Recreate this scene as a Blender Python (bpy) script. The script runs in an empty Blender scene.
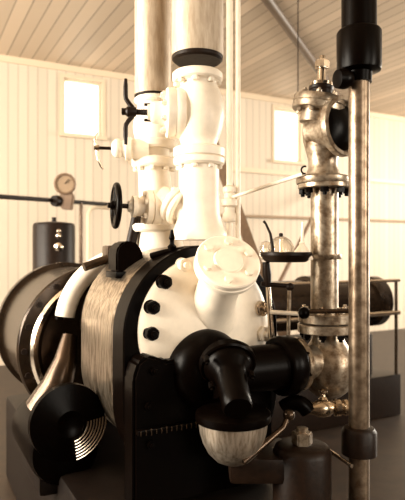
import bpy, bmesh, math, random
from mathutils import Vector, Matrix
random.seed(7)
C = bpy.context.scene.collection
SC = bpy.context.scene
R = math.radians

# ------------------------------------------------------------------ camera, light, exposure
F = 557.0
EYE = 1.6
cam = bpy.data.cameras.new('camera')
cam_o = bpy.data.objects.new('camera', cam)
C.objects.link(cam_o)
cam_o.location = (0, 0, EYE)
cam_o.rotation_euler = (R(90), 0, 0)
cam.sensor_fit = 'HORIZONTAL'
cam.sensor_width = 36.0
cam.lens = 36.0 * F / 405.0
cam.clip_start = 0.05
cam.dof.use_dof = True
cam.dof.focus_distance = 2.35
cam.dof.aperture_fstop = 3.4
SC.camera = cam_o
vs = SC.view_settings
vs.view_transform = 'Standard'
vs.look = 'None'
vs.gamma = 1.0
vs.use_curve_mapping = False
vs.exposure = 0.82

YAW = R(27.8)                       # the building and the engine stand turned against the camera
U = Vector((math.cos(YAW), math.sin(YAW), 0))
A = Vector((-math.sin(YAW), math.cos(YAW), 0))
Z = Vector((0, 0, 1))

world = bpy.data.worlds.new('daylight')
SC.world = world
world.use_nodes = True
bg = world.node_tree.nodes['Background']
bg.inputs['Color'].default_value = (1.0, 0.9, 0.74, 1)
bg.inputs['Strength'].default_value = 2.6

def area(name, u, n, z, sx, sy, watt, look, col=(1.0, 0.905, 0.765)):
    l = bpy.data.lights.new(name, 'AREA')
    l.shape = 'RECTANGLE'; l.size = sx; l.size_y = sy; l.energy = watt; l.color = col
    o = bpy.data.objects.new(name, l); C.objects.link(o)
    o.location = U * u + A * n + Z * z
    o.rotation_euler = Vector(look).to_track_quat('-Z', 'Z').to_euler()
    return o
# added frontal fill behind the camera; daylight of unseen windows in both side walls
area('back_fill_light', 1.6, -3.9, 2.6, 1.6, 2.4, 80, A)
area('back_fill_light', 5.4, -3.9, 2.6, 1.6, 2.4, 200, A)
area('left_window_light', -3.9, 3.2, 2.6, 2.6, 2.4, 520, U)
area('left_window_light', -3.9, 6.0, 2.9, 1.4, 1.8, 150, U)
area('right_window_light', 11.9, 4.0, 2.6, 4.0, 2.4, 620, -U)

# ------------------------------------------------------------------ materials
def nodes(name):
    m = bpy.data.materials.new(name); m.use_nodes = True
    nt = m.node_tree
    return m, nt, nt.nodes['Principled BSDF']

def mat(name, col, rough=0.5, metal=0.0, var=0.0, scale=8.0, bump=0.0, col2=None, stretch=None, spec=None):
    m, nt, b = nodes(name)
    b.inputs['Base Color'].default_value = (*col, 1)
    b.inputs['Roughness'].default_value = rough
    b.inputs['Metallic'].default_value = metal
    if spec is not None: b.inputs['Specular IOR Level'].default_value = spec
    if var or bump or col2:
        tc = nt.nodes.new('ShaderNodeTexCoord')
        mp = nt.nodes.new('ShaderNodeMapping')
        if stretch: mp.inputs['Scale'].default_value = stretch
        nz = nt.nodes.new('ShaderNodeTexNoise')
        nz.inputs['Scale'].default_value = scale; nz.inputs['Detail'].default_value = 6
        nz.inputs['Roughness'].default_value = 0.62
        nt.links.new(tc.outputs['Object'], mp.inputs['Vector'])
        nt.links.new(mp.outputs['Vector'], nz.inputs['Vector'])
        if var or col2:
            r = nt.nodes.new('ShaderNodeValToRGB')
            c2 = col2 if col2 else tuple(c * (1 - var) for c in col)
            r.color_ramp.elements[0].position = 0.36; r.color_ramp.elements[0].color = (*c2, 1)
            r.color_ramp.elements[1].position = 0.60; r.color_ramp.elements[1].color = (*col, 1)
            nt.links.new(nz.outputs['Fac'], r.inputs['Fac'])
            nt.links.new(r.outputs['Color'], b.inputs['Base Color'])
        if bump:
            bp = nt.nodes.new('ShaderNodeBump')
            bp.inputs['Strength'].default_value = bump; bp.inputs['Distance'].default_value = 0.01
            nt.links.new(nz.outputs['Fac'], bp.inputs['Height'])
            nt.links.new(bp.outputs['Normal'], b.inputs['Normal'])
    return m

def boards(name, col, groove, pitch, axis, rough=0.6, dark=0.5, var=0.1):
    """narrow matched boards: a groove every `pitch` metres along a local axis"""
    m, nt, b = nodes(name)
    b.inputs['Roughness'].default_value = rough
    tc = nt.nodes.new('ShaderNodeTexCoord')
    sx = nt.nodes.new('ShaderNodeSeparateXYZ')
    nt.links.new(tc.outputs['Object'], sx.inputs[0])
    dv = nt.nodes.new('ShaderNodeMath'); dv.operation = 'DIVIDE'; dv.inputs[1].default_value = pitch
    nt.links.new(sx.outputs[axis], dv.inputs[0])
    fr = nt.nodes.new('ShaderNodeMath'); fr.operation = 'FRACT'
    nt.links.new(dv.outputs[0], fr.inputs[0])
    fl = nt.nodes.new('ShaderNodeMath'); fl.operation = 'FLOOR'
    nt.links.new(dv.outputs[0], fl.inputs[0])
    wn = nt.nodes.new('ShaderNodeTexWhiteNoise'); wn.noise_dimensions = '1D'
    nt.links.new(fl.outputs[0], wn.inputs['W'])
    rp = nt.nodes.new('ShaderNodeValToRGB')
    e = rp.color_ramp.elements
    e[0].position = 0.0; e[0].color = (*[c * dark for c in col], 1)
    e[1].position = groove; e[1].color = (*col, 1)
    x = e.new(groove * 0.55); x.color = (*[c * dark for c in col], 1)
    nt.links.new(fr.outputs[0], rp.inputs['Fac'])
    mx = nt.nodes.new('ShaderNodeMix'); mx.data_type = 'RGBA'; mx.blend_type = 'MULTIPLY'
    vr = nt.nodes.new('ShaderNodeMapRange')
    vr.inputs['To Min'].default_value = 1 - var; vr.inputs['To Max'].default_value = 1.0
    nt.links.new(wn.outputs['Value'], vr.inputs['Value'])
    mx.inputs['Factor'].default_value = 1.0
    nt.links.new(rp.outputs['Color'], mx.inputs['A'])
    nt.links.new(vr.outputs['Result'], mx.inputs['B'])
    nt.links.new(mx.outputs['Result'], b.inputs['Base Color'])
    bp = nt.nodes.new('ShaderNodeBump'); bp.inputs['Strength'].default_value = 0.6
    bp.inputs['Distance'].default_value = 0.006
    nt.links.new(rp.outputs['Color'], bp.inputs['Height'])
    nt.links.new(bp.outputs['Normal'], b.inputs['Normal'])
    return m

M = {}
M['wall'] = boards('painted_matchboard', (0.60, 0.51, 0.40), 0.16, 0.135, 'X', dark=0.72)
M['ceil'] = boards('ceiling_planks', (0.60, 0.47, 0.34), 0.12, 0.17, 'X', dark=0.5, var=0.3)
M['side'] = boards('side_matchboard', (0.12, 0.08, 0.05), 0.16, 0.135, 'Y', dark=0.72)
M['floor'] = mat('oily_concrete', (0.03, 0.017, 0.009), 0.5, var=0.5, scale=6, bump=0.15)
M['trim'] = mat('trim_paint', (0.62, 0.50, 0.36), 0.5)
M['white'] = mat('white_engine_paint', (0.86, 0.76, 0.62), 0.42, var=0.10, scale=14, bump=0.08)
M['chalk'] = mat('white_lagging_plaster', (0.88, 0.80, 0.68), 0.85, var=0.06, scale=20, bump=0.25)
M['black'] = mat('black_enamel', (0.0018, 0.0008, 0.0004), 0.30, var=0.3, scale=30, bump=0.05, spec=0.05)
M['iron'] = mat('dark_cast_iron', (0.012, 0.0058, 0.003), 0.42, var=0.4, scale=40, bump=0.15, spec=0.15)
M['grey'] = mat('aluminium_paint', (0.42, 0.35, 0.265), 0.36, metal=0.75, col2=(0.15, 0.10, 0.06), scale=26, bump=0.12)
M['sheet'] = mat('sheet_metal_lagging', (0.46, 0.37, 0.27), 0.55, metal=0.2, col2=(0.33, 0.25, 0.17), scale=9, bump=0.05, stretch=(6, 6, 1))
M['band'] = mat('planished_steel', (0.50, 0.41, 0.31), 0.30, metal=0.95, col2=(0.13, 0.09, 0.055), scale=10, bump=0.06, stretch=(7, 7, 1))
M['gloss'] = mat('oily_dark_steel', (0.03, 0.018, 0.010), 0.24, metal=0.5, var=0.4, scale=14, bump=0.1, spec=0.3)
M['bare'] = mat('bare_iron_pipe', (0.26, 0.195, 0.135), 0.34, metal=0.8, col2=(0.12, 0.08, 0.05), scale=22, bump=0.12)
M['polish'] = mat('polished_steel', (0.70, 0.60, 0.48), 0.18, metal=1.0, var=0.25, scale=12, bump=0.04, stretch=(5, 5, 1))
M['dull'] = mat('oiled_steel', (0.07, 0.043, 0.025), 0.26, metal=0.7, var=0.4, scale=14, bump=0.1)
M['brass'] = mat('brass', (0.66, 0.53, 0.38), 0.25, metal=1.0, var=0.2, scale=20)
M['wood'] = mat('brown_wood', (0.17, 0.10, 0.055), 0.6, var=0.3, scale=6, stretch=(6, 6, 1))
M['pipe'] = mat('brown_painted_pipe', (0.09, 0.055, 0.03), 0.5)
M['leather'] = mat('brown_leather', (0.22, 0.13, 0.07), 0.6, var=0.2, scale=10)
M['dial'] = mat('dial_face', (0.30, 0.21, 0.13), 0.6)
M['tan'] = mat('tan_pipe_paint', (0.30, 0.21, 0.13), 0.6)
M['brush'] = mat('brushed_steel', (0.66, 0.57, 0.46), 0.38, metal=0.9, col2=(0.36, 0.28, 0.2), scale=9, bump=0.1, stretch=(9, 9, 1))
M['bed'] = mat('bed_paint', (0.005, 0.0024, 0.0012), 0.45, var=0.3, scale=20, bump=0.1, spec=0.2)

def glass(name, tint, mixf):
    m = bpy.data.materials.new(name); m.use_nodes = True
    nt = m.node_tree; nt.nodes.clear()
    o = nt.nodes.new('ShaderNodeOutputMaterial')
    t = nt.nodes.new('ShaderNodeBsdfTransparent'); t.inputs[0].default_value = (*tint, 1)
    g = nt.nodes.new('ShaderNodeBsdfGlossy'); g.inputs['Roughness'].default_value = 0.05
    x = nt.nodes.new('ShaderNodeMixShader')
    if mixf is None:
        lw = nt.nodes.new('ShaderNodeLayerWeight'); lw.inputs['Blend'].default_value = 0.35
        nt.links.new(lw.outputs['Facing'], x.inputs[0])
    else:
        x.inputs[0].default_value = mixf
    nt.links.new(t.outputs[0], x.inputs[1]); nt.links.new(g.outputs[0], x.inputs[2])
    nt.links.new(x.outputs[0], o.inputs[0])
    return m
M['pane'] = glass('window_glass', (0.97, 0.95, 0.92), 0.04)
M['globe'] = glass('oiler_glass', (0.94, 0.90, 0.84), None)

# ------------------------------------------------------------------ geometry helpers
def P(x, y, Y):
    """the point at depth Y metres seen at picture position x, y"""
    return Vector(((x - 202.5) / F * Y, Y, EYE - (y - 250) / F * Y))

C0 = Vector((0.015, 2.4, 1.264))     # centre of the cylinder head's face
def E(u, s, z=0.0):
    """engine frame: u to the right, s back along the cylinder, z up"""
    return C0 + U * u + A * s + Z * z

def frame(axis):
    a = Vector(axis).normalized()
    h = Vector((0, 0, 1)) if abs(a.z) < 0.95 else Vector((1, 0, 0))
    x = h.cross(a).normalized(); y = a.cross(x)
    return x, y, a

class MB:
    def __init__(s): s.bm = bmesh.new()
    def lathe(s, prof, O, axis, seg=36, ang=(0, 360)):
        x, y, a = frame(axis); O = Vector(O)
        full = abs(ang[1] - ang[0]) >= 359.9
        n = seg if full else seg + 1
        rings = []
        for r, h in prof:
            if r <= 1e-6: rings.append([s.bm.verts.new(O + a * h)])
            else:
                rings.append([s.bm.verts.new(O + a * h + (x * math.cos(t) + y * math.sin(t)) * r)
                              for t in (R(ang[0] + (ang[1] - ang[0]) * i / seg) for i in range(n))])
        for r0, r1 in zip(rings, rings[1:]):
            for i in range(seg):
                j = (i + 1) % n
                if len(r0) == 1 and len(r1) == 1: continue
                if len(r0) == 1: f = [r0[0], r1[i], r1[j]]
                elif len(r1) == 1: f = [r0[i], r0[j], r1[0]]
                else: f = [r0[i], r0[j], r1[j], r1[i]]
                try: s.bm.faces.new(f)
                except ValueError: pass
        return s
    def tube(s, pts, r, seg=14, cap=True):
        pts = [Vector(p) for p in pts]
        rs = r if isinstance(r, (list, tuple)) else [r] * len(pts)
        t0 = (pts[1] - pts[0]).normalized()
        x, y, _ = frame(t0)
        rings = []
        for i, p in enumerate(pts):
            t = (pts[min(i + 1, len(pts) - 1)] - pts[max(i - 1, 0)]).normalized()
            x = (x - t * x.dot(t)).normalized(); y = t.cross(x)
            rings.append([s.bm.verts.new(p + (x * math.cos(2 * math.pi * k / seg) + y * math.sin(2 * math.pi * k / seg)) * rs[i]) for k in range(seg)])
        for a, b in zip(rings, rings[1:]):
            for k in range(seg):
                j = (k + 1) % seg
                s.bm.faces.new([a[k], a[j], b[j], b[k]])
        if cap:
            s.bm.faces.new(rings[0][::-1]); s.bm.faces.new(rings[-1])
        return s
    def box(s, c, dims, ax=None, bev=0.0):
        ax = ax or (Vector((1, 0, 0)), Vector((0, 1, 0)), Z)
        c = Vector(c)
        tmp = bmesh.new()
        bmesh.ops.create_cube(tmp, size=1.0)
        for v in tmp.verts:
            v.co = ax[0] * (v.co.x * dims[0]) + ax[1] * (v.co.y * dims[1]) + ax[2] * (v.co.z * dims[2]) + c
        if bev: bmesh.ops.bevel(tmp, geom=tmp.edges[:], offset=bev, segments=2, affect='EDGES', profile=0.6)
        s.join(tmp); return s
    def join(s, tmp):
        m = bpy.data.meshes.new('t'); tmp.to_mesh(m); tmp.free()
        s.bm.from_mesh(m); bpy.data.meshes.remove(m)
    def prism(s, pts, depth_vec, bev=0.0):
        """a closed outline pushed along a vector"""
        tmp = bmesh.new()
        a = [tmp.verts.new(Vector(p)) for p in pts]
        b = [tmp.verts.new(Vector(p) + Vector(depth_vec)) for p in pts]
        tmp.faces.new(a[::-1]); tmp.faces.new(b)
        n = len(pts)
        for i in range(n): tmp.faces.new([a[i], a[(i + 1) % n], b[(i + 1) % n], b[i]])
        bmesh.ops.recalc_face_normals(tmp, faces=tmp.faces[:])
        if bev: bmesh.ops.bevel(tmp, geom=tmp.edges[:], offset=bev, segments=2, affect='EDGES', clamp_overlap=True)
        s.join(tmp); return s
    def build(s, name, material, parent=None, smooth=40, label=None):
        bmesh.ops.recalc_face_normals(s.bm, faces=s.bm.faces[:])
        me = bpy.data.meshes.new(name)
        off = Vector((0, 0, 0)); q = parent
        while q is not None: off += q.location; q = q.parent
        for v in s.bm.verts: v.co -= off
        if parent is None and len(s.bm.verts):
            lo = [min(v.co[i] for v in s.bm.verts) for i in range(3)]
            hi = [max(v.co[i] for v in s.bm.verts) for i in range(3)]
            base = Vector(((lo[0] + hi[0]) / 2, (lo[1] + hi[1]) / 2, lo[2]))
            for v in s.bm.verts: v.co -= base
        s.bm.to_mesh(me); s.bm.free()
        me.polygons.foreach_set('use_smooth', [True] * len(me.polygons))
        me.set_sharp_from_angle(angle=R(smooth))
        me.materials.append(material)
        o = bpy.data.objects.new(name, me); C.objects.link(o)
        if parent is None: o.location = base
        else: o.parent = parent
        if label: o['label'] = label
        return o

def thing(name, label, cat, loc, group=None):
    o = bpy.data.objects.new(name, None); C.objects.link(o)
    o.empty_display_size = 0.1
    o.location = loc; o['label'] = label; o['category'] = cat
    if group: o['group'] = group
    return o
def tag(o, label, cat, group=None):
    o['label'] = label; o['category'] = cat
    if group: o['group'] = group
    return o
def disc(r, h0, h1, c=0.004, ri=0.0):
    """profile of a flange: rim between h0 and h1 with eased edges"""
    return [(ri, h0), (r - c, h0), (r, h0 + c), (r, h1 - c), (r - c, h1), (ri, h1)] + ([(ri, h0)] if ri else [])
def hexa(mb, O, axis, r, h, stud=0.0, rs=None, turn=0.0):
    x, y, a = frame(axis); O = Vector(O)
    pts = [O + (x * math.cos(k * math.pi / 3 + turn) + y * math.sin(k * math.pi / 3 + turn)) * r for k in range(6)]
    mb.prism(pts, a * h, bev=r * 0.12)
    if stud: mb.lathe([(0, 0), (rs or r * .5, 0), (rs or r * .5, h + stud * .85), ((rs or r * .5) * .8, h + stud), (0, h + stud)], O, axis, 12)
def bolts(parent, O, axis, rad, n, r, h, material, name='bolt', start=0.0, stud=0.0, skip=()):
    x, y, a = frame(axis)
    for k in range(n):
        if k in skip: continue
        t = 2 * math.pi * k / n + start
        mb = MB(); hexa(mb, Vector(O) + (x * math.cos(t) + y * math.sin(t)) * rad, axis, r, h, stud, turn=k * .4)
        mb.build(name, material, parent, 30)
def ball(r0, n=14, sq=1.0, h0=-1.0, h1=1.0):
    return [(r0 * math.sqrt(max(0, 1 - t * t)), r0 * t * sq) for t in [h0 + (h1 - h0) * i / n for i in range(n + 1)]]
def arc_pts(c, a, b, r, t0, t1, n=16):
    return [Vector(c) + Vector(a) * (r * math.cos(R(t0 + (t1 - t0) * i / n))) + Vector(b) * (r * math.sin(R(t0 + (t1 - t0) * i / n))) for i in range(n + 1)]
def bez(a, b, c, n=10):
    a, b, c = Vector(a), Vector(b), Vector(c)
    return [a * (1 - t) ** 2 + b * 2 * t * (1 - t) + c * t * t for t in [i / n for i in range(n + 1)]]

# ------------------------------------------------------------------ the room (local x along the far wall, y towards it)
NW = 8.13; CEIL = 4.30; U0, U1, N0 = -4.0, 12.0, -4.0
def room(name, boxes, material, bev=0):
    mb = MB()
    for lo, hi in boxes:
        c = [(a + b) / 2 for a, b in zip(lo, hi)]; d = [b - a for a, b in zip(lo, hi)]
        mb.box(c, d, bev=bev)
    o = mb.build(name, material)
    loc = o.location.copy()
    for v in o.data.vertices: v.co += loc
    o.location = (0, 0, 0); o.rotation_euler = (0, 0, YAW)
    o['kind'] = 'structure'
    return o
WIN = [(1.997, 2.57, 3.30, 4.12), (5.73, 6.33, 3.19, 4.12)]
t_ = 0.14
segs = []
edges = [U0 - t_] + [e for w in WIN for e in (w[0], w[1])] + [U1 + t_]
for i in range(0, len(edges), 2): segs.append(((edges[i], NW, 0), (edges[i + 1], NW + t_, CEIL)))
for a, b, z0, z1 in WIN:
    segs.append(((a, NW, 0), (b, NW + t_, z0))); segs.append(((a, NW, z1), (b, NW + t_, CEIL)))
room('wall_far', segs, M['wall'])
room('ceiling', [((U0 - t_, N0 - t_, CEIL), (U1 + t_, NW + t_, CEIL + .12))], M['ceil'])
room('floor', [((U0 - t_, N0 - t_, -.12), (U1 + t_, NW + t_, 0))], M['floor'])
room('wall_left', [((U0 - t_, N0 - t_, 0), (U0, NW, CEIL))], M['side'])
room('wall_right', [((U1, N0 - t_, 0), (U1 + t_, NW, CEIL))], M['side'])
room('wall_back', [((U0, N0 - t_, 0), (U1, N0, CEIL))], M['side'])
room('trim_1', [((U0, NW - .03, CEIL - .09), (U1, NW, CEIL))], M['trim'])
room('trim_2', [((3.0, NW - .06, 2.93), (U1, NW, 3.01))], M['trim'])
for i, (a, b, z0, z1) in enumerate(WIN):
    w = bpy.data.objects.new('window_%d' % (i + 1), None); C.objects.link(w)
    w.rotation_euler = (0, 0, YAW); w['kind'] = 'structure'
    def wpart(nm, boxes, m):
        mb = MB()
        for lo, hi in boxes:
            mb.box([(p + q) / 2 for p, q in zip(lo, hi)], [q - p for p, q in zip(lo, hi)])
        return mb.build(nm, m, w)
    k = .05
    wpart('window_frame', [((a - k, NW - .02, z0 - k), (a, NW, z1 + k)), ((b, NW - .02, z0 - k), (b + k, NW, z1 + k)),
                           ((a, NW - .02, z1), (b, NW, z1 + k)), ((a - k * 1.3, NW - .07, z0 - k), (b + k * 1.3, NW, z0))], M['trim'])
    wpart('sash', [((a, NW + .05, z0), (a + .03, NW + .09, z1)), ((b - .03, NW + .05, z0), (b, NW + .09, z1)),
                   ((a + .03, NW + .05, z1 - .03), (b - .03, NW + .09, z1)), ((a + .03, NW + .05, z0), (b - .03, NW + .09, z0 + .03))], M['trim'])
    wpart('pane', [((a + .03, NW + .065, z0 + .03), (b - .03, NW + .071, z1 - .03))], M['pane'])

# ------------------------------------------------------------------ engine bed and cylinder
BEDTOP = 0.58
mb = MB(); mb.box(E(-.08, .75) * 1 + Z * (BEDTOP / 2 - C0.z), (0.90, 2.5, BEDTOP), (U, A, Z), bev=.03)
bed = thing('engine_bed', 'dark painted cast engine bed under the big horizontal cylinder', 'engine bed', (C0 + A * .75).to_2d().to_3d())
mb.build('bed_casting', M['bed'], bed)

def stadium(u, zc, r, drop, s0, s1, prof=None, n=40):
    """outline: round top, straight flanks, round bottom"""
    def ring(s, k):
        pts = []
        for i in range(n + 1):
            t = math.pi * i / n; pts.append(E(u + math.cos(t) * (r - k), s, zc + math.sin(t) * (r - k)))
        for i in range(n + 1):
            t = math.pi + math.pi * i / n; pts.append(E(u + math.cos(t) * (r - k), s, zc - drop + math.sin(t) * (r - k)))
        return pts
    c = .006
    mb = MB(); rows = [[mb.bm.verts.new(p) for p in ring(s, k)] for s, k in ((s0, c), (s0 + c, 0), (s1 - c, 0), (s1, c))]
    for a, b in zip(rows, rows[1:]):
        for i in range(len(a)): mb.bm.faces.new([a[i], a[(i + 1) % len(a)], b[(i + 1) % len(a)], b[i]])
    mb.bm.faces.new(rows[0][::-1]); mb.bm.faces.new(rows[-1])
    return mb

eng = thing('steam_engine_cylinder', 'large horizontal steam cylinder with white round head and bare metal jacket', 'steam engine', Vector((C0.x, C0.y, BEDTOP)))
ring = stadium(0, -.019, .375, .28, 0.0, .135).build('flange_ring', M['black'], eng, 30)
jac = stadium(0, -.029, .38, .20, .135, .60).build('metal_jacket', M['band'], eng, 30)
MB().lathe([(0, 0), (.29, 0), (.29, .32), (0, .32)], E(0, .64, -.06), A, 40).build('rear_barrel', M['black'], eng)
# white head: dished cover, nozzle and blind flange
nz = (P(228, 262, 2.14) - P(212, 306, 2.38))
nzd = nz.normalized(); NB = P(212, 306, 2.38); NL = nz.length
hd = MB()
hd.lathe([(0, .075), (.08, .074), (.16, .066), (.23, .05), (.285, .028), (.308, .018), (.315, .01), (.315, -.02), (0, -.02)], E(0, 0), -A, 64)
head = hd.build('cylinder_head', M['white'], eng)
nk = MB()
nk.lathe([(.0, -.10), (.155, -.10), (.135, -.06), (.108, -.01), (.094, .05), (.088, .10), (.086, .17), (.086, NL - .03), (0, NL - .03)], NB, nzd, 44)
neck = nk.build('nozzle', M['white'], eng)
fl = MB(); fl.lathe([(0, NL - .045), (.122, NL - .045), (.127, NL - .040), (.127, NL - .022), (.122, NL - .019), (.122, NL - .014), (.127, NL - .011), (.127, NL + .006), (.122, NL + .011), (.06, NL + .011), (.055, NL + .018), (0, NL + .02)], NB, nzd, 48)
blind = fl.build('blind_flange', M['white'], eng)
bolts(blind, NB + nzd * (NL + .009), nzd, .092, 6, .019, .014, M['white'], 'bolt', start=.35)
# nuts round the head
for (x, y, kind) in ((183, 264, 'white'), (163, 282, 'black'), (151, 307, 'black'), (150, 333, 'black'), (258, 308, 'polish'), (260, 333, 'white')):
    # the point of the head's rim plane seen there
    d = P(x, y, 1) - Vector((0, 0, EYE)); o = Vector((0, 0, EYE))
    k = (E(0, -.022) - o).dot(A) / d.dot(A); p = o + d * k
    rel = p - C0; rr = math.hypot(rel.dot(U), rel.z)
    if rr > .298: rel = rel * (.298 / rr); p = E(rel.dot(U), -.008, rel.z)
    mb = MB()
    mb.lathe([(0, -.006), (.031, -.006), (.031, .002), (.027, .006), (0, .006)], p, -A, 20)
    k_ = 1.35 if x > 240 else 1.1
    hexa(mb, p, -A, .027 * k_, .034 * k_, .014 * k_, .013, turn=x * .1)
    mb.build('nut', M[kind], head, 30, label={'polish': 'bright steel nut', 'white': 'white painted nut'}.get(kind))
# hooded oil box on top of the jacket
bx = MB()
ob = P(130, 268, 2.53)
outl = [(-.062, -.02), (.062, -.02), (.062, .06), (.045, .10), (.018, .122), (-.025, .122), (-.052, .10), (-.062, .07)]
bx.prism([ob + Vector((1, 0, 0)) * a + Z * b for a, b in outl], A * .12, bev=.008)
bx.box(ob + A * .05 + Z * -.03, (.15, .15, .03), (U, A, Z), .005)
bx.build('oil_box', M['black'], eng)
lb = MB(); lb.box(E(-.16, .66, .31), (.16, .10, .10), (U, A, Z), .015)
lb.tube([E(-.36, .62, .25), E(-.08, .64, .34)], .022)
lb.build('lubricator', M['dull'], eng)
wr = MB(); c_ = P(130, 322, 3.05)
wr.tube(arc_pts(c_, U, Z, .36, 100, 172, 24), .05, 14)
wr.build('white_lagging', M['chalk'], eng)
wc = MB(); wc.tube(arc_pts(P(118, 318, 3.15), U, Z, .33, 95, 178, 20), .025, 10); wc.build('lagging_strap', M['black'], eng)
# lower valve chest in front of the head
ch = MB()
pts = []
for (u, z) in ((-.37, -.67), (-.37, -.16), (-.35, -.10), (-.31, -.075), (-.27, -.085), (-.23, -.105), (-.15, -.10), (.10, -.10), (.24, -.16), (.28, -.28), (.28, -.67)):
    pts.append(E(u, -.10, z))
ch.prism(pts, A * .11, bev=.012)
chest = ch.build('valve_chest', M['black'], eng, 30)
for (u, z) in ((-.285, -.135), (-.31, -.27), (-.30, -.42)):
    mb = MB(); hexa(mb, E(u, -.10, z), -A, .018, .02, .01); mb.build('nut', M['black'], chest, 30)
bw = P(233, 420, 2.14)
MB().lathe([(0, -.17), (.035, -.166), (.068, -.150), (.096, -.122), (.116, -.085), (.128, -.045), (.134, 0), (0, 0)], bw, Z, 48).build('drain_bowl', M['brush'], eng, label='bright rounded bowl below the black elbow')
MB().lathe([(0, .0), (.142, 0), (.145, .004), (.145, .03), (.13, .04), (.08, .05), (0, .055)], bw, Z, 48).build('bowl_cover', M['black'], eng)
st = MB(); st.box(E(-.19, -.112, -.365), (.34, .03, .02), (U, A, Z), .004)
sto = st.build('bead_strip', M['black'], eng)
for k in range(16):
    MB().box(E(-.35 + k * .0215, -.128, -.365), (.005, .006, .018 + .004 * (k % 3)), (U, A, Z), .0015).build('rivet', M['dull'], sto)
# small bracket with an oil cup over the flange ring
br = MB(); br.tube([P(151, 256, 2.42), P(166, 252, 2.40), P(184, 250, 2.40)], .014, 10)
br.lathe([(0, 0), (.016, 0), (.02, .02), (.010, .03), (.009, .045), (.014, .055), (.010, .07), (.006, .09), (0, .092)], P(172, 251, 2.40), Z, 14)
br.build('oil_cup', M['black'], eng)

# ------------------------------------------------------------------ black exhaust elbow in front of the head
ex = thing('exhaust_elbow', 'black enamelled branched exhaust elbow bolted on the white cylinder head', 'pipe fitting', P(205, 420, 2.25))
bo = MB()
BC = P(201, 367, 2.36)
bo.lathe([(0, -.06), (.168, -.06), (.168, .05), (.160, .09), (.140, .125), (.105, .148), (.06, .158), (0, .16)], BC, -A, 48)
bo.build('elbow_body', M['black'], ex)
ar = MB(); a0 = P(212, 374, 2.22); ad = U
ar.lathe([(0, 0), (.096, 0), (.096, .30), (.104, .335), (.108, .345), (0, .345)], a0, ad, 40)
ar.build('side_branch', M['black'], ex)
fg = MB(); fg.lathe([(0, .315), (.118, .315), (.126, .325), (.126, .385), (.118, .398), (0, .40)], a0, ad, 44)
fgo = fg.build('branch_flange', M['black'], ex)
bolts(fgo, a0 + ad * .40, ad, .104, 8, .014, .014, M['black'], start=.2)
sb0, sb1 = P(228, 366, 2.17), P(238, 409, 1.98)
sd = (sb1 - sb0).normalized(); sl = (sb1 - sb0).length
MB().lathe([(0, -.05), (.095, -.05), (.098, .0), (.085, .03), (.066, .05), (.06, .07), (.056, sl - .05), (.056, sl - .012), (.050, sl), (0, sl)], sb0, sd, 36).build('outlet_stub', M['black'], ex)
MB().lathe(disc(.112, -.03, .004, .006), sb0, sd, 36).build('outlet_collar', M['black'], ex)
for (x, y) in ((211, 383), (251, 372), (206, 357)):
    mb = MB(); hexa(mb, P(x, y, 2.1), sd, .012, .03, .01); mb.build('nut', M['black'], ex, 30)

# ------------------------------------------------------------------ second cylinder behind, to the left
s2 = thing('rear_cylinder', 'dark glossy second cylinder behind the metal jacket at the left', 'steam engine', E(-.25, 1.35, -.47))
c2 = E(-.16, .95, -.21)
MB().lathe([(0, 0), (.34, 0), (.36, .02), (.40, .03), (.452, .035), (.46, .045), (.46, .085), (.452, .095), (.43, .10), (.43, .8), (.46, .81), (.46, .88), (0, .88)], c2, A, 72).build('barrel', M['gloss'], s2)
MB().lathe([(.36, -.014), (.385, -.02), (.40, -.004), (.40, .03), (.36, .03), (.36, -.014)], c2, A, 72).build('rim', M['polish'], s2)
fo = MB(); fo.box(c2 + A * .45 - Z * .41, (.5, .7, .14), (U, A, Z), .02); fo.build('foot', M['iron'], s2)
bolts(s2, c2 + A * .034, -A, .425, 20, .018, .02, M['iron'], 'nut')
gt = thing('guide_casing', 'black rounded guide casing with polished ribbed cap, low at the left', 'machine casing', E(-.62, .25, -.68))
gcc = P(66, 452, 2.55)
MB().lathe([(0, -.02), (.10, -.015), (.15, 0), (.16, .03), (.16, .5), (0, .5)], gcc, A, 40).build('casing_barrel', M['black'], gt)
cs = MB(); cs.box(gcc + A * .25 - Z * .1, (.24, .46, .2), (U, A, Z), .03); cs.build('casing_foot', M['bed'], gt)
ra = (U * .05 - A * 1.0).normalized(); rx, ry, _ = frame(ra); rc_ = P(70, 424, 2.46)
rb = MB()
rb.lathe([(0, .0), (.06, .03), (.17, .0), (.172, -.03), (0, -.03)], rc_ - ra * .02, ra, 40)
rbo = rb.build('cap_plate', M['black'], gt)
for k in range(7):
    mb = MB(); mb.tube([rc_ + (ra * (.020 - k * .003)) + (Vector((ra.y * -1, ra.x, 0)) * math.cos(t) + Z * math.sin(t)) * (.075 + k * .015) for t in [R(-80 + 6.5 * i) for i in range(14)]], .0048, 8)
    mb.build('rib', M['polish'], rbo)
pl = thing('curved_casting', 'oily reflecting curved casting between rear cylinder and guide casing', 'machine casing', P(60, 405, 2.85))
MB().tube([P(44, 410, 2.85), P(58, 385, 2.85), P(66, 360, 2.88), P(70, 335, 2.92)], [.10, .085, .06, .04], 24).build('casting_shell', M['dull'], pl)

# ------------------------------------------------------------------ steam pipe and its white stop valve
Y1 = 2.55; q = Y1 / F
X1 = P(199, 250, Y1)
def at1(y, x=199): return P(x, y, Y1)
sp = thing('steam_inlet_pipe', 'thick white lagged steam pipe rising from the cylinder behind the nozzle', 'pipe', at1(240))
MB().lathe([(0, 0), (.128, 0), (.128, .03), (.118, .045), (.108, .07), (.096, .12), (.093, .2), (.092, (240 - 166) * q), (0, (240 - 166) * q)], at1(240), Z, 44).build('lagged_pipe', M['white'], sp)
MB().lathe(disc(.117, 0, .042, .01), at1(166), Z, 44).build('pipe_flange', M['white'], sp)
bolts(sp, at1(166) + Z * -.0, -Z, .095, 8, .014, .016, M['white'], 'bolt', .2)

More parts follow.
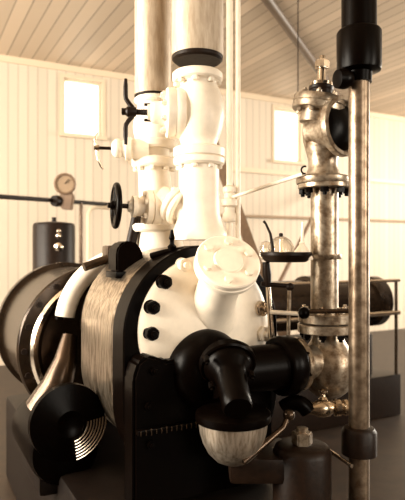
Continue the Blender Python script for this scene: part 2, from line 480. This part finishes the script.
sv = thing('main_stop_valve', 'big white globe stop valve above the inlet pipe with dark two-armed handle', 'valve', at1(157))
zb = 157
prof = [(0, 0), (.117, 0), (.118, .006), (.118, .035), (.110, .042), (.086, .044), (.082, .06), (.092, .085), (.108, .13), (.117, .19), (.113, .25), (.096, .30), (.084, .325), (.086, .335), (.10, .345), (0, .345)]
MB().lathe(prof, at1(zb, 199), Z, 48).build('valve_body', M['white'], sv)
tf = MB(); tf.lathe(disc(.115, .343, .385, .008), at1(zb, 197.5), Z, 44).build('top_flange', M['white'], sv)
bolts(sv, at1(zb, 197.5) + Z * .343, -Z, .094, 8, .017, .018, M['white'], 'bolt', .1)
sa = Vector((-.990, -.128, 0)).normalized()
vb = at1(114, 199)
bn = MB(); bn.lathe([(0, .03), (.098, .03), (.098, .06), (.092, .066), (.11, .068), (.113, .072), (.113, .105), (.110, .110), (.113, .114), (.113, .145), (.105, .152), (.06, .154), (.052, .165), (.05, .20), (.046, .215), (.038, .222), (.036, .235), (0, .235)], vb, sa, 40)
bonnet = bn.build('bonnet', M['white'], sv)
bolts(bonnet, vb + sa * .151, sa, .086, 8, .015, .018, M['white'], 'bolt', .3, stud=.008)
for dz in (-.035, .035): # gland studs
    mb = MB(); mb.tube([vb + sa * .19 + Z * dz, vb + sa * .25 + Z * dz], .007, 8); mb.build('gland_stud', M['iron'], bonnet)
sm = MB(); sm.tube([vb + sa * .22, vb + sa * .335], .0125, 14)
for k in range(8): sm.lathe([(.0125, 0), (.015, .003), (.0125, .006)], vb + sa * (.235 + k * .008), sa, 14)
sm.build('valve_stem', M['iron'], sv)
def wheel(O, ax, rad, rim, dish, material, parent, spokes=5, rot=0.0, name='handwheel'):
    x, y, a = frame(ax); w = MB()
    pts = [O + a * dish + (x * math.cos(t) + y * math.sin(t)) * rad for t in [2 * math.pi * i / 48 for i in range(49)]]
    w.tube(pts, rim, 10, cap=False)
    for k in range(spokes):
        t = 2 * math.pi * k / spokes + rot; d = x * math.cos(t) + y * math.sin(t)
        w.tube(bez(O + d * .012, O + d * rad * .55 - a * dish * .1, O + d * rad + a * dish), [rim * .95] * 6 + [rim * .8] * 5, 8)
    w.lathe([(0, -.022), (.018, -.022), (.022, -.012), (.022, .016), (.016, .024), (0, .024)], O, a, 20)
    o = w.build(name, material, parent)
    hx = MB(); hexa(hx, O + a * .02, a, .014, .016); hx.build('wheel_nut', M['iron'], o)
    return o
hO = vb + sa * .315
hb = MB()
for sgn in (1, -1):
    hb.tube([hO + Z * sgn * a + sa * b for a, b in ((.0, -.014), (.022, -.010), (.042, .006), (.058, .016), (.075, .018), (.11, .018), (.148, .017))], [.013, .012, .0105, .0105, .0105, .0105, .007], 12)
hb.lathe([(0, -.03), (.02, -.03), (.023, -.02), (.023, .01), (.016, .018), (0, .018)], hO, sa, 18)
hbo = hb.build('bar_handle', M['iron'], sv)
hx = MB(); hexa(hx, hO + sa * .016, sa, .017, .02); hx.build('wheel_nut', M['iron'], hbo)

# sheet-metal covered riser above the stop valve
up = thing('steam_riser_pipe', 'wide metal-sheathed steam riser above the white stop valve', 'pipe', at1(60, 197.5))
zt = CEIL - (at1(57).z)
MB().lathe([(0, 0), (.106, 0), (.110, .004), (.116, .008), (.116, .03), (0, .03)], at1(62, 197.5), Z, 36).build('ragged_lagging_end', M['iron'], up)
MB().lathe([(0, .0), (.118, .0), (.119, .004), (.119, zt), (0, zt)], at1(57, 197.5), Z, 48).build('sheet_metal_cover', M['sheet'], up)

# ------------------------------------------------------------------ second white stack, left of the first
Y2 = 2.82; q2 = Y2 / F
def at2(y, x=153): return P(x, y, Y2)
ru = thing('branch_riser_pipe', 'narrower metal-sheathed riser just left of the wide one', 'pipe', at2(97))
MB().lathe([(0, 0), (.09, 0), (.092, .004), (.092, CEIL - at2(97).z), (0, CEIL - at2(97).z)], at2(97), Z, 40).build('sheet_metal_cover', M['sheet'], ru)
MB().lathe([(0, -.004), (.088, -.006), (.094, -.001), (.094, .006), (.0, .006)], at2(97), Z, 40).build('cover_edge', M['iron'], ru)
bs = thing('branch_steam_pipe', 'white lagged branch pipe standing behind the three handwheels', 'pipe', at2(246, 158))
lp = MB(); lp.tube([at2(250, 160), at2(228, 158), at2(200, 156), at2(170, 154), at2(100, 153)], [.125, .10, .085, .08, .08], 28)
lp.build('lagged_pipe', M['chalk'], bs)
for y, r, h in ((150, .118, .045), (168, .112, .05), (232, .125, .04), (104, .10, .03)):
    MB().lathe(disc(r, 0, h, .01), at2(y, 154), Z, 32).build('pipe_flange', M['chalk'], bs)
bolts(bs, at2(168, 154), -Z, .09, 8, .016, .018, M['chalk'], 'bolt')
MB().lathe(ball(.115, 14, 1.15), at2(128, 156), Z, 36).build('valve_bulb', M['chalk'], bs)

# throttle valve with the black handwheel
tv = thing('throttle_valve', 'white throttle valve with glossy black handwheel near the oil box', 'valve', P(165, 232, 2.62))
Yt = 2.62
tb = P(168, 208, Yt)
MB().lathe(ball(.085, 12, 1.0), tb, Z, 30).build('valve_body', M['white'], tv)
tba = Vector((-.95, -.31, .02)).normalized()
bnt = MB(); bnt.lathe([(0, .04), (.075, .04), (.08, .05), (.08, .075), (.074, .08), (.08, .085), (.08, .108), (.05, .112), (.044, .12), (.044, .15), (.05, .153), (.05, .17), (.03, .175), (.024, .19), (0, .19)], tb, tba, 32)
bo2 = bnt.build('bonnet', M['white'], tv)
bolts(bo2, tb + tba * .108, tba, .063, 6, .014, .016, M['white'], 'bolt', .3)
MB().tube([tb + tba * .18, tb + tba * .262], .011, 12).build('valve_stem', M['iron'], tv)
wheel(tb + tba * .247, tba, .094, .013, -.002, M['black'], tv, 5, R(90))
MB().lathe([(.03, -.005), (.088, -.005), (.088, .005), (.03, .005), (.03, -.005)], tb + tba * .247, tba, 40).build('wheel_web', M['black'], tv)
# white flange pair leaning between throttle valve and inlet pipe
lf = thing('crossover_pipe', 'short white flanged crossover pipe between throttle valve and thick inlet pipe', 'pipe', P(178, 230, 2.6))
la = Vector((.80, -.35, -.50)).normalized(); l0 = P(176, 206, 2.56)
MB().lathe(disc(.085, -.03, .0, .006), l0, la, 32).build('pipe_flange', M['white'], lf)
lfo = MB().lathe(disc(.085, .004, .03, .006), l0, la, 32).build('pipe_flange', M['white'], lf)
bolts(lf, l0 - la * .03, -la, .066, 6, .014, .014, M['white'], 'bolt', .2, stud=.006)
MB().tube([l0 - la * .09, l0 + la * .10], .055, 20).build('pipe', M['white'], lf)

# small lever cock
lc = thing('lever_cock', 'small white cock with thin curved lever handle, left of the branch pipe', 'valve', P(120, 158, 2.75))
k0 = P(136, 149, 2.74); ka = Vector((-.98, -.15, .0)).normalized()
MB().lathe([(0, -.06), (.05, -.06), (.05, .02), (.058, .025), (.058, .05), (.045, .055), (.04, .07), (.048, .085), (.046, .10), (.03, .115), (.018, .12), (0, .12)], k0, ka, 26).build('bonnet', M['white'], lc)
MB().tube([k0 + ka * .11, k0 + ka * .20], .008, 10).build('valve_stem', M['iron'], lc)
hw = k0 + ka * .19
lv = MB(); lv.tube([hw + Z * .075 - ka * .004, hw + Z * .045 + ka * .008, hw + Z * .0 + ka * .002, hw - Z * .05 - ka * .006, hw - Z * .085 - ka * .018, hw - Z * .105 - ka * .032], [.004, .006, .009, .007, .006, .004], 10)
lv.lathe([(0, -.012), (.014, -.012), (.014, .012), (0, .012)], hw, ka, 14)
lv.build('lever_handle', M['polish'], lc)

# dark stay behind
sy = MB(); sy.tube([P(139, 206, 2.78), P(127, 262, 2.75)], .026, 12)
tag(sy.build('iron_stay', M['iron']), 'dark slanting iron stay rising behind the hooded oil box', 'stay')

# ------------------------------------------------------------------ thin white pipes
Y3 = 2.9
for x, yb, lab in ((229.5, 268, 'thin white vertical pipe next to the stop valve, carrying the lumpy fitting'), (238, 266, 'thin white vertical pipe, the right one of the close pair')):
    t = thing('thin_pipe', lab, 'pipe', P(x, yb, Y3), 'thin white risers')
    MB().tube([P(x, yb, Y3), Vector((P(x, yb, Y3).x, Y3, CEIL))], .017 if x < 235 else .013, 14).build('pipe', M['white'], t)
    if x < 235:
        MB().lathe([(0, 0), (.03, 0), (.036, .01), (.036, .04), (.028, .05), (.028, .075), (.042, .085), (.042, .115), (.03, .125), (.03, .15), (.036, .155), (.036, .18), (.02, .19), (0, .19)], P(229.5, 222, Y3), Z, 20).build('union_fitting', M['white'], t)
bt = MB(); b0, b1 = P(252, 250, 5.6), P(142, -50, 4.7)
b1 = b0 + (b1 - b0) * ((CEIL - b0.z) / (b1 - b0).z); bq = b0 + (b1 - b0) * (-b0.z / (b1 - b0).z)
bt.box((bq + b1) / 2, (.105, .018, (b1 - bq).length), ((b1 - bq).normalized().cross(Vector((0, -1, 0))).normalized(), Vector((0, 1, 0)), (b1 - bq).normalized()))
tag(bt.build('timber_brace', M['wood']), 'brown leaning timber brace behind the thin white pipes', 'brace')

# ------------------------------------------------------------------ right-hand column
Y4 = 2.50; q4 = Y4 / F
def at4(y, x=324.5): return P(x, y, Y4)
col = thing('exhaust_pipe', 'grey painted vertical pipe between angle valve and globe valve', 'pipe', at4(315))
MB().tube([at4(318), at4(186)], .0615, 32).build('pipe', M['grey'], col)
uf = MB().lathe(disc(.118, 0, .024, .004), at4(189), Z, 44).build('pipe_flange', M['grey'], col)
lfl = MB().lathe(disc(.124, 0, .042, .004), at4(322, 326), Z, 44).build('pipe_flange', M['grey'], col)
bolts(uf, at4(189), -Z, .096, 8, .019, .022, M['black'], 'nut', .2, stud=.012)
bolts(lfl, at4(322, 326) + Z * .042, Z, .100, 8, .017, .020, M['polish'], 'nut', .35, stud=.012)

gv = thing('globe_valve', 'grey bulbous globe valve body between black branch flange and vertical pipe', 'valve', at4(395, 328))
g0 = at4(395, 328)
MB().lathe([(0, -.03), (.035, -.03), (.04, -.01), (.060, .0), (.094, .03), (.114, .075), (.121, .125), (.116, .175), (.096, .215), (.075, .245), (.068, .27), (.07, .285), (0, .285)], g0, Z, 48).build('valve_body', M['grey'], gv)
gfl = MB().lathe(disc(.126, .282, .322, .004), P(326, 395, Y4), Z, 44).build('valve_flange', M['grey'], gv)
bolts(gfl, P(326, 395, Y4) + Z * .282, -Z, .102, 8, .017, .020, M['black'], 'nut', .35, stud=.01)
g1 = a0 + U * .402
MB().lathe([(0, 0), (.112, 0), (.116, .004), (.116, .024), (.110, .03), (.078, .034), (.074, .06), (.073, .22), (0, .22)], g1, U, 36).build('inlet_neck', M['grey'], gv)

av = thing('angle_valve', 'grey angle valve on top of the vertical pipe with raised stem', 'valve', at4(184))
v0 = at4(184, 323)
MB().lathe([(0, -.003), (.116, 0), (.119, .004), (.119, .026), (.112, .032), (.078, .04), (.066, .07), (.064, .10), (.074, .14), (.088, .19), (.092, .24), (.086, .29), (.08, .33), (0, .33)], v0, Z, 44).build('valve_body', M['grey'], av)
ta = (P(327, 60, Y4) - P(316, 122, Y4)).normalized(); ta = (ta + Vector((0, -.05, 0))).normalized()
t0 = P(316.5, 119, Y4 - .04)
cv = MB().lathe([(0, -.02), (.072, -.02), (.072, .03), (.112, .032), (.116, .036), (.116, .058), (.112, .062), (.116, .066), (.116, .088), (.112, .093), (.075, .096), (.05, .105), (0, .105)], t0, ta, 44).build('bonnet_flange', M['grey'], av)
bolts(cv, t0 + ta * .093, ta, .090, 8, .012, .014, M['grey'], 'nut', .5, stud=.008)
bolts(cv, t0 + ta * .032, -ta, .088, 8, .012, .014, M['grey'], 'nut', .5)
tt = t0 + ta * .095; ta = (P(325, 58, Y4) - P(323, 100, Y4)).normalized(); t0 = tt - ta * .095
MB().lathe([(0, .09), (.052, .09), (.05, .125), (.054, .13), (.054, .142), (.03, .15), (0, .15)], t0, ta, 32).build('gland', M['iron'], av)
MB().lathe([(0, .145), (.05, .145), (.05, .158), (.024, .164), (.02, .175), (.018, .235), (0, .235)], t0, ta, 28).build('valve_stem', M['polish'], av)
sq = MB(); hexa(sq, t0 + ta * .222, ta, .034, .036, .022, .014); sq.build('stem_nut', M['polish'], av)
# side outlet facing right and towards the camera
oc = P(340, 127, 2.40); oa = Vector((.62, -.78, .02)).normalized()
MB().lathe([(.10, -.012), (.118, -.012), (.128, -.006), (.130, 0), (.130, .024), (.126, .028), (.112, .028), (.106, .022), (.10, -.012)], oc, oa, 48).build('outlet_flange', M['grey'], av)
MB().lathe([(0, -.014), (.104, -.014), (.104, .006), (.085, .012), (.05, .03), (0, .036)], oc, oa, 40).build('dark_interior', M['black'], av)  # black disc stands in for the dark inside of the outlet
MB().lathe([(0, -.14), (.08, -.14), (.085, -.06), (.10, -.012), (0, -.012)], oc, oa, 32).build('outlet_neck', M['grey'], av)
hk = MB(); hk.tube(arc_pts(P(305, 170, 2.42), (-1, 0, 0), Z, .016, -100, 110, 12), .004, 8); hk.build('hook', M['iron'], av)

rod = MB(); rod.tube([P(233, 197, 2.85), P(303, 174, 2.43)], .0088, 12)
tag(rod.build('control_rod', M['white']), 'thin white sloping rod from the thin pipes up to the angle valve', 'rod')

# right edge pipe with black fittings
Y5 = 2.25
rp = thing('vertical_pipe', 'tall bare vertical pipe in front of the angle valve, at the right edge', 'pipe', Vector((P(359, 250, Y5).x, Y5, 0)))
MB().tube([Vector((P(359, 250, Y5).x, Y5, 0)), P(359, 66, Y5)], .0415, 28).build('pipe', M['bare'], rp)
MB().lathe([(0, -.03), (.07, -.03), (.07, .06), (.06, .075), (.042, .08), (0, .08)], P(359, 446, Y5), Z, 30).build('pipe_coupling', M['iron'], rp)
bk = thing('black_pipe_fitting', 'black glossy elbow fitting at the top of the right edge pipe', 'pipe fitting', P(357, 70, Y5))
MB().lathe([(0, -.06), (.05, -.06), (.052, -.02), (.086, -.012), (.089, .0), (.089, .14), (.083, .15), (.07, .155), (.066, CEIL - P(0, 70, Y5).z), (0, CEIL - P(0, 70, Y5).z)], P(359, 68, Y5), Z, 36).build('fitting_body', M['black'], bk)
MB().lathe([(0, -.02), (.03, -.015), (.038, .0), (.04, .02), (.036, .045), (0, .05)], P(347, 79, Y5 - .04), Vector((-.9, -.3, -.1)), 28).build('plug', M['black'], bk)

# ------------------------------------------------------------------ oil tray, oilers, rods
Yt = 2.44
tr = thing('oil_tray', 'dark round oil tray clamped to the grey vertical pipe', 'tray', P(286, 262, Yt))
tc_ = P(286, 262, Yt)
MB().lathe([(0, 0), (.085, 0), (.098, .008), (.104, .022), (.112, .03), (.112, .042), (.106, .044), (.100, .036), (.094, .016), (0, .010)], tc_, Z, 44).build('dish', M['iron'], tr)
MB().lathe([(.062, -.01), (.075, -.01), (.077, -.006), (.077, .012), (.062, .012), (.062, -.01)], at4(257), Z, 32).build('pipe_clamp', M['grey'], tr)
b_ = MB(); b_.tube([P(266, 262, Yt), P(267, 275, Yt), P(268, 287, Yt)], [.016, .020, .013], 12)
b_.tube([P(261, 284, Yt), P(290, 286, Yt)], .010, 10)
b_.lathe(ball(.019, 8), P(290, 287, Yt), Z, 16)
b_.build('bracket', M['iron'], tr)
MB().tube([P(268, 285, Yt), P(270, 315, Yt), P(273, 352, Yt)], [.011, .012, .013], 12).build('support_rod', M['polish'], tr)
MB().tube([P(289.5, 288, Yt), P(288, 348, Yt)], .009, 12).build('hanging_rod', M['grey'], tr)
oz = tc_.z + .010
ol = thing('glass_oiler', 'round glass oil globe on the oil tray', 'oiler', Vector((P(281, 0, Yt).x, Yt, oz)))
MB().lathe([(.048, 0), (.056, .008), (.060, .03), (.056, .06), (.043, .084), (.024, .098), (.010, .103), (0, .104)], ol.location, Z, 32).build('glass_globe', M['globe'], ol)
MB().lathe([(0, .103), (.008, .103), (.010, .109), (.008, .116), (0, .118)], ol.location, Z, 14).build('cap', M['iron'], ol)
MB().lathe([(0, .0), (.05, 0), (.05, .008), (.01, .012), (.008, .09), (0, .09)], ol.location, Z, 24).build('oiler_base', M['brass'], ol)
o2 = thing('glass_oiler', 'small pale oil cup at the left end of the tray, behind the curved spout', 'oiler', Vector((P(267, 0, Yt + .05).x, Yt + .05, oz)))
MB().lathe([(0, 0), (.025, 0), (.034, .02), (.034, .055), (.024, .078), (0, .085)], o2.location, Z, 24).build('glass_globe', M['globe'], o2)
MB().lathe([(0, .001), (.018, .001), (.018, .05), (0, .05)], o2.location, Z, 16).build('oiler_core', M['white'], o2)
spt = MB(); spt.tube([P(273, 256, Yt - .06), P(272.5, 246, Yt - .06), P(270.5, 234, Yt - .06), P(266, 224, Yt - .06), P(263.5, 221, Yt - .06)], [.0075, .0075, .006, .005, .006], 10)
tag(spt.build('oil_spout', M['iron']), 'thin dark curved spout standing in the oil tray', 'spout')
ocn = thing('oil_can', 'white cone-shaped oil can with tall straight spout on the oil tray', 'oil can', Vector((P(302, 0, Yt).x, Yt, oz)))
MB().lathe([(0, 0), (.046, 0), (.048, .006), (.034, .035), (.018, .058), (.012, .066), (.014, .072), (.010, .078), (0, .078)], ocn.location, Z, 28).build('can_body', M['white'], ocn)
MB().tube([ocn.location + Z * .07, ocn.location + Z * .165 + Vector((.004, 0, 0))], [.0075, .006], 10).build('spout', M['white'], ocn)

lk = thing('linkage_rod', 'pale horizontal linkage rod passing in front of the lower pipe flange', 'rod', P(310, 314, 2.36))
MB().tube([P(270, 312, 2.40), P(304, 314, 2.36)], .0095, 12).build('rod', M['white'], lk)
MB().lathe(ball(.026, 8), P(304, 313, 2.36), Vector((1, 0, 0)), 18).build('joint', M['black'], lk)
MB().tube([P(306, 311.5, 2.36), P(350, 311, 2.34)], .010, 12).build('bar', M['dull'], lk)

# ------------------------------------------------------------------ lower right: cap nut, drain cock, pipes
sk = thing('foundation_stand', 'round dark cast pad with a big square-headed nut, lower right', 'machine base', Vector((P(302, 0, 2.2).x, 2.2, BEDTOP)))
sz = P(0, 444, 2.2).z - BEDTOP
MB().lathe([(0, 0), (.115, 0), (.115, sz - .03), (.105, sz - .008), (.09, sz), (0, sz)], sk.location, Z, 36).build('pad', M['iron'], sk)
hx = MB(); hexa(hx, sk.location + Z * sz, Z, .043, .05, .016, .024, turn=.5); hx.build('nut', M['grey'], sk)
mb = MB(); mb.box(sk.location + Z * (sz - .08) + Vector((-.17, .05, 0)), (.24, .26, .1), None, .02); mb.build('pad_arm', M['iron'], sk)
dc = thing('drain_cock', 'small bright brass drain cock under the globe valve', 'valve', P(322, 415, 2.36))
d0 = P(306, 409, 2.36); dx = Vector((1, .1, .01)).normalized()
MB().lathe([(0, 0), (.022, 0), (.024, .03), (.034, .05), (.038, .075), (.034, .10), (.026, .11), (.026, .12), (.036, .124), (.036, .148), (.026, .152), (.028, .16), (.034, .165), (.034, .18), (.02, .185), (0, .185)], d0, dx, 28).build('cock_body', M['brass'], dc)
MB().lathe([(0, .02), (.016, .02), (.02, .04), (.010, .05), (.009, .062), (.018, .068), (.018, .078), (.008, .082), (0, .085)], d0 + dx * .075, Z, 20).build('cock_stem', M['brass'], dc)
ep = MB(); ep.tube(bez(P(308, 411, 2.36), P(298, 396, 2.36), P(284, 408, 2.38)) , .034, 20)
tag(ep.build('drain_elbow', M['black']), 'black bent drain pipe left of the brass drain cock', 'pipe')
d2 = MB(); d2.tube([P(289, 414, 2.2), P(283, 428, 2.18), P(262, 446, 2.1), P(243, 462, 2.05)], .012, 12); d2.lathe(ball(.024, 8), P(289, 415, 2.2), Z, 18)
tag(d2.build('drain_tube', M['dull']), 'oily drain tube running down left below the black flange', 'pipe')
d3 = MB(); d3.tube([P(322, 446, 2.3), P(352, 466, 2.15)], .008, 10)
tag(d3.build('steel_rod', M['polish']), 'bright thin rod lying aslant right of the big nut', 'rod')

# ------------------------------------------------------------------ background: right
bgp = thing('background_pump', 'dark horizontal machine behind the oil tray and grey pipe', 'machine', Vector((P(310, 0, 5.2).x, 5.2, 0)))
pz = P(0, 305, 5.2).z
pc = Vector((P(240, 0, 4.9).x, 4.9, pz))
MB().lathe([(0, 0), (.26, 0), (.27, .01), (.27, .06), (.23, .07), (.23, .7), (.27, .71), (.27, .78), (.19, .8), (.19, 1.5), (.25, 1.51), (.25, 1.6), (0, 1.62)], pc, U, 48).build('barrel', M['gloss'], bgp)
mb = MB(); mb.box(pc + U * .8 - Z * (pz - .2), (1.7, .6, .4), (U, A, Z), .02); mb.box(pc + U * .8 - Z * (pz / 2 + .15), (1.2, .35, pz - .3), (U, A, Z), .02)
mb.build('pedestal', M['iron'], bgp)
for zz, rr in ((-.09, .022), (.22, .016)):
    MB().tube([pc + U * .05 - A * .3 + Z * zz, pc + U * 1.62 - A * .3 + Z * zz], rr, 12).build('hand_rail', M['polish'], bgp)
for uu in (.08, .8, 1.58):
    MB().tube([pc + U * uu - A * .3 + Z * .22, pc + U * uu - A * .3 - Z * (pz - .4)], .016, 10).build('rail_post', M['dull'], bgp)
sg = MB(); sg.tube([P(329, 184, 10.4), P(227, 387, 6.5)], .030, 10)
sgo = sg.build('slanting_pole', M['wood']); tag(sgo, 'thin dark slanting pole leaning on the far wall, behind the oil can', 'pole')
cd = MB(); cd.tube([(U * 3.6 + A * (NW - .03) + Z * 2.18), (U * 9.5 + A * (NW - .03) + Z * 2.18)], .025, 10)
tag(cd.build('wall_conduit', M['tan']), 'dark conduit running along the far wall right of the nozzle', 'pipe')
# sloping pipe under the ceiling
rf = MB(); rf.tube([P(252, -22, 5.5), P(352, 116, 10.65)], .058, 14)
rfo = rf.build('ceiling_pipe', M['pipe']); tag(rfo, 'brown slanting pipe hanging under the plank ceiling above the angle valve', 'pipe')
wv = MB(); wv.tube([P(298, 112, 6.0), Vector((P(298, 0, 6.0).x, 6.0, CEIL))], .006, 6)
tag(wv.build('hanging_wire', M['iron']), 'thin wire hanging from the plank ceiling above the right window', 'wire')

# ------------------------------------------------------------------ background: left
Yk = 5.0
tk = thing('oil_tank', 'dark upright round tank standing before the far wall at the left', 'tank', Vector((P(54, 0, Yk).x, Yk, 0)))
tz = P(0, 223, Yk).z
MB().lathe([(0, 0), (.185, 0), (.185, tz - .03), (.175, tz - .005), (.16, tz), (.05, tz + .012), (0, tz + .014)], tk.location, Z, 40).build('tank_shell', M['iron'], tk)
MB().lathe([(0, 0), (.02, 0), (.02, .04), (0, .045)], tk.location + Z * (tz + .01), Z, 14).build('filler_cap', M['iron'], tk)
for y, r in ((247, .038), (236, .024), (231, .018)):
    MB().lathe([(0, -.01), (r, -.01), (r, .02), (r * .6, .03), (0, .034)], P(59, y, Yk - .18), Vector((0, -1, 0)), 20).build('tank_glint', M['polish'], tk)  # bright discs added in place of the highlight on the dark tank
Yw = 6.6
wp = thing('horizontal_pipe', 'dark horizontal pipe crossing before the far wall under the left window', 'pipe', P(80, 205, Yw))
pa, pb = P(20, 198, Yw - .9), P(124, 205.5, Yw + .6)
pa = pa + (pa - pb) * .9; pb = pb + (pb - pa) * .15
MB().tube([pa, pb], .024, 12).build('pipe', M['iron'], wp)
MB().lathe([(0, -.04), (.06, -.04), (.065, 0), (.06, .06), (0, .06)], P(56.5, 201, 6.1), (pb - pa), 20).build('pipe_union', M['iron'], wp)
mb = MB(); mb.tube([P(81, 203, 6.45), Vector((P(81, 203, 6.45).x, 6.45, 0))], .022, 10); mb.build('down_pipe', M['dull'], wp)
vp = MB(); x0 = P(88, 214, 6.7); vp.tube([P(112, 208, 6.9), P(96, 207, 6.78), P(91, 209, 6.75), P(88.5, 214, 6.7), Vector((x0.x, 6.7, 0))], .024, 12)
tag(vp.build('bent_pipe', M['trim']), 'pale pipe bent down before the far wall behind the black handwheel', 'pipe')
pg = thing('pressure_gauge', 'round dial gauge on a dark bracket below the left window', 'gauge', P(66, 206, 6.15))
gcn = P(65, 184, 6.1); ga = Vector((.25, -1, .0)).normalized()
MB().lathe([(0, -.05), (.10, -.05), (.118, -.03), (.118, .02), (.108, .03), (.094, .028), (.094, .01), (0, .01)], gcn, ga, 36).build('gauge_case', M['wood'], pg)
MB().lathe([(0, .011), (.092, .011), (.092, .014), (0, .014)], gcn, ga, 32).build('dial', M['dial'], pg)
mb = MB(); mb.tube([gcn + ga * .02, gcn + ga * .02 + Z * .05 + Vector((.045, 0, 0))], .005, 6); mb.build('pointer', M['iron'], pg)
mb = MB(); mb.prism([P(59, 196, 6.1), P(61, 209, 6.1), P(71, 210, 6.1), P(73, 196, 6.1), P(70, 190, 6.1), P(62, 190, 6.1)], (0, .1, 0), .01); mb.build('bracket', M['wood'], pg)
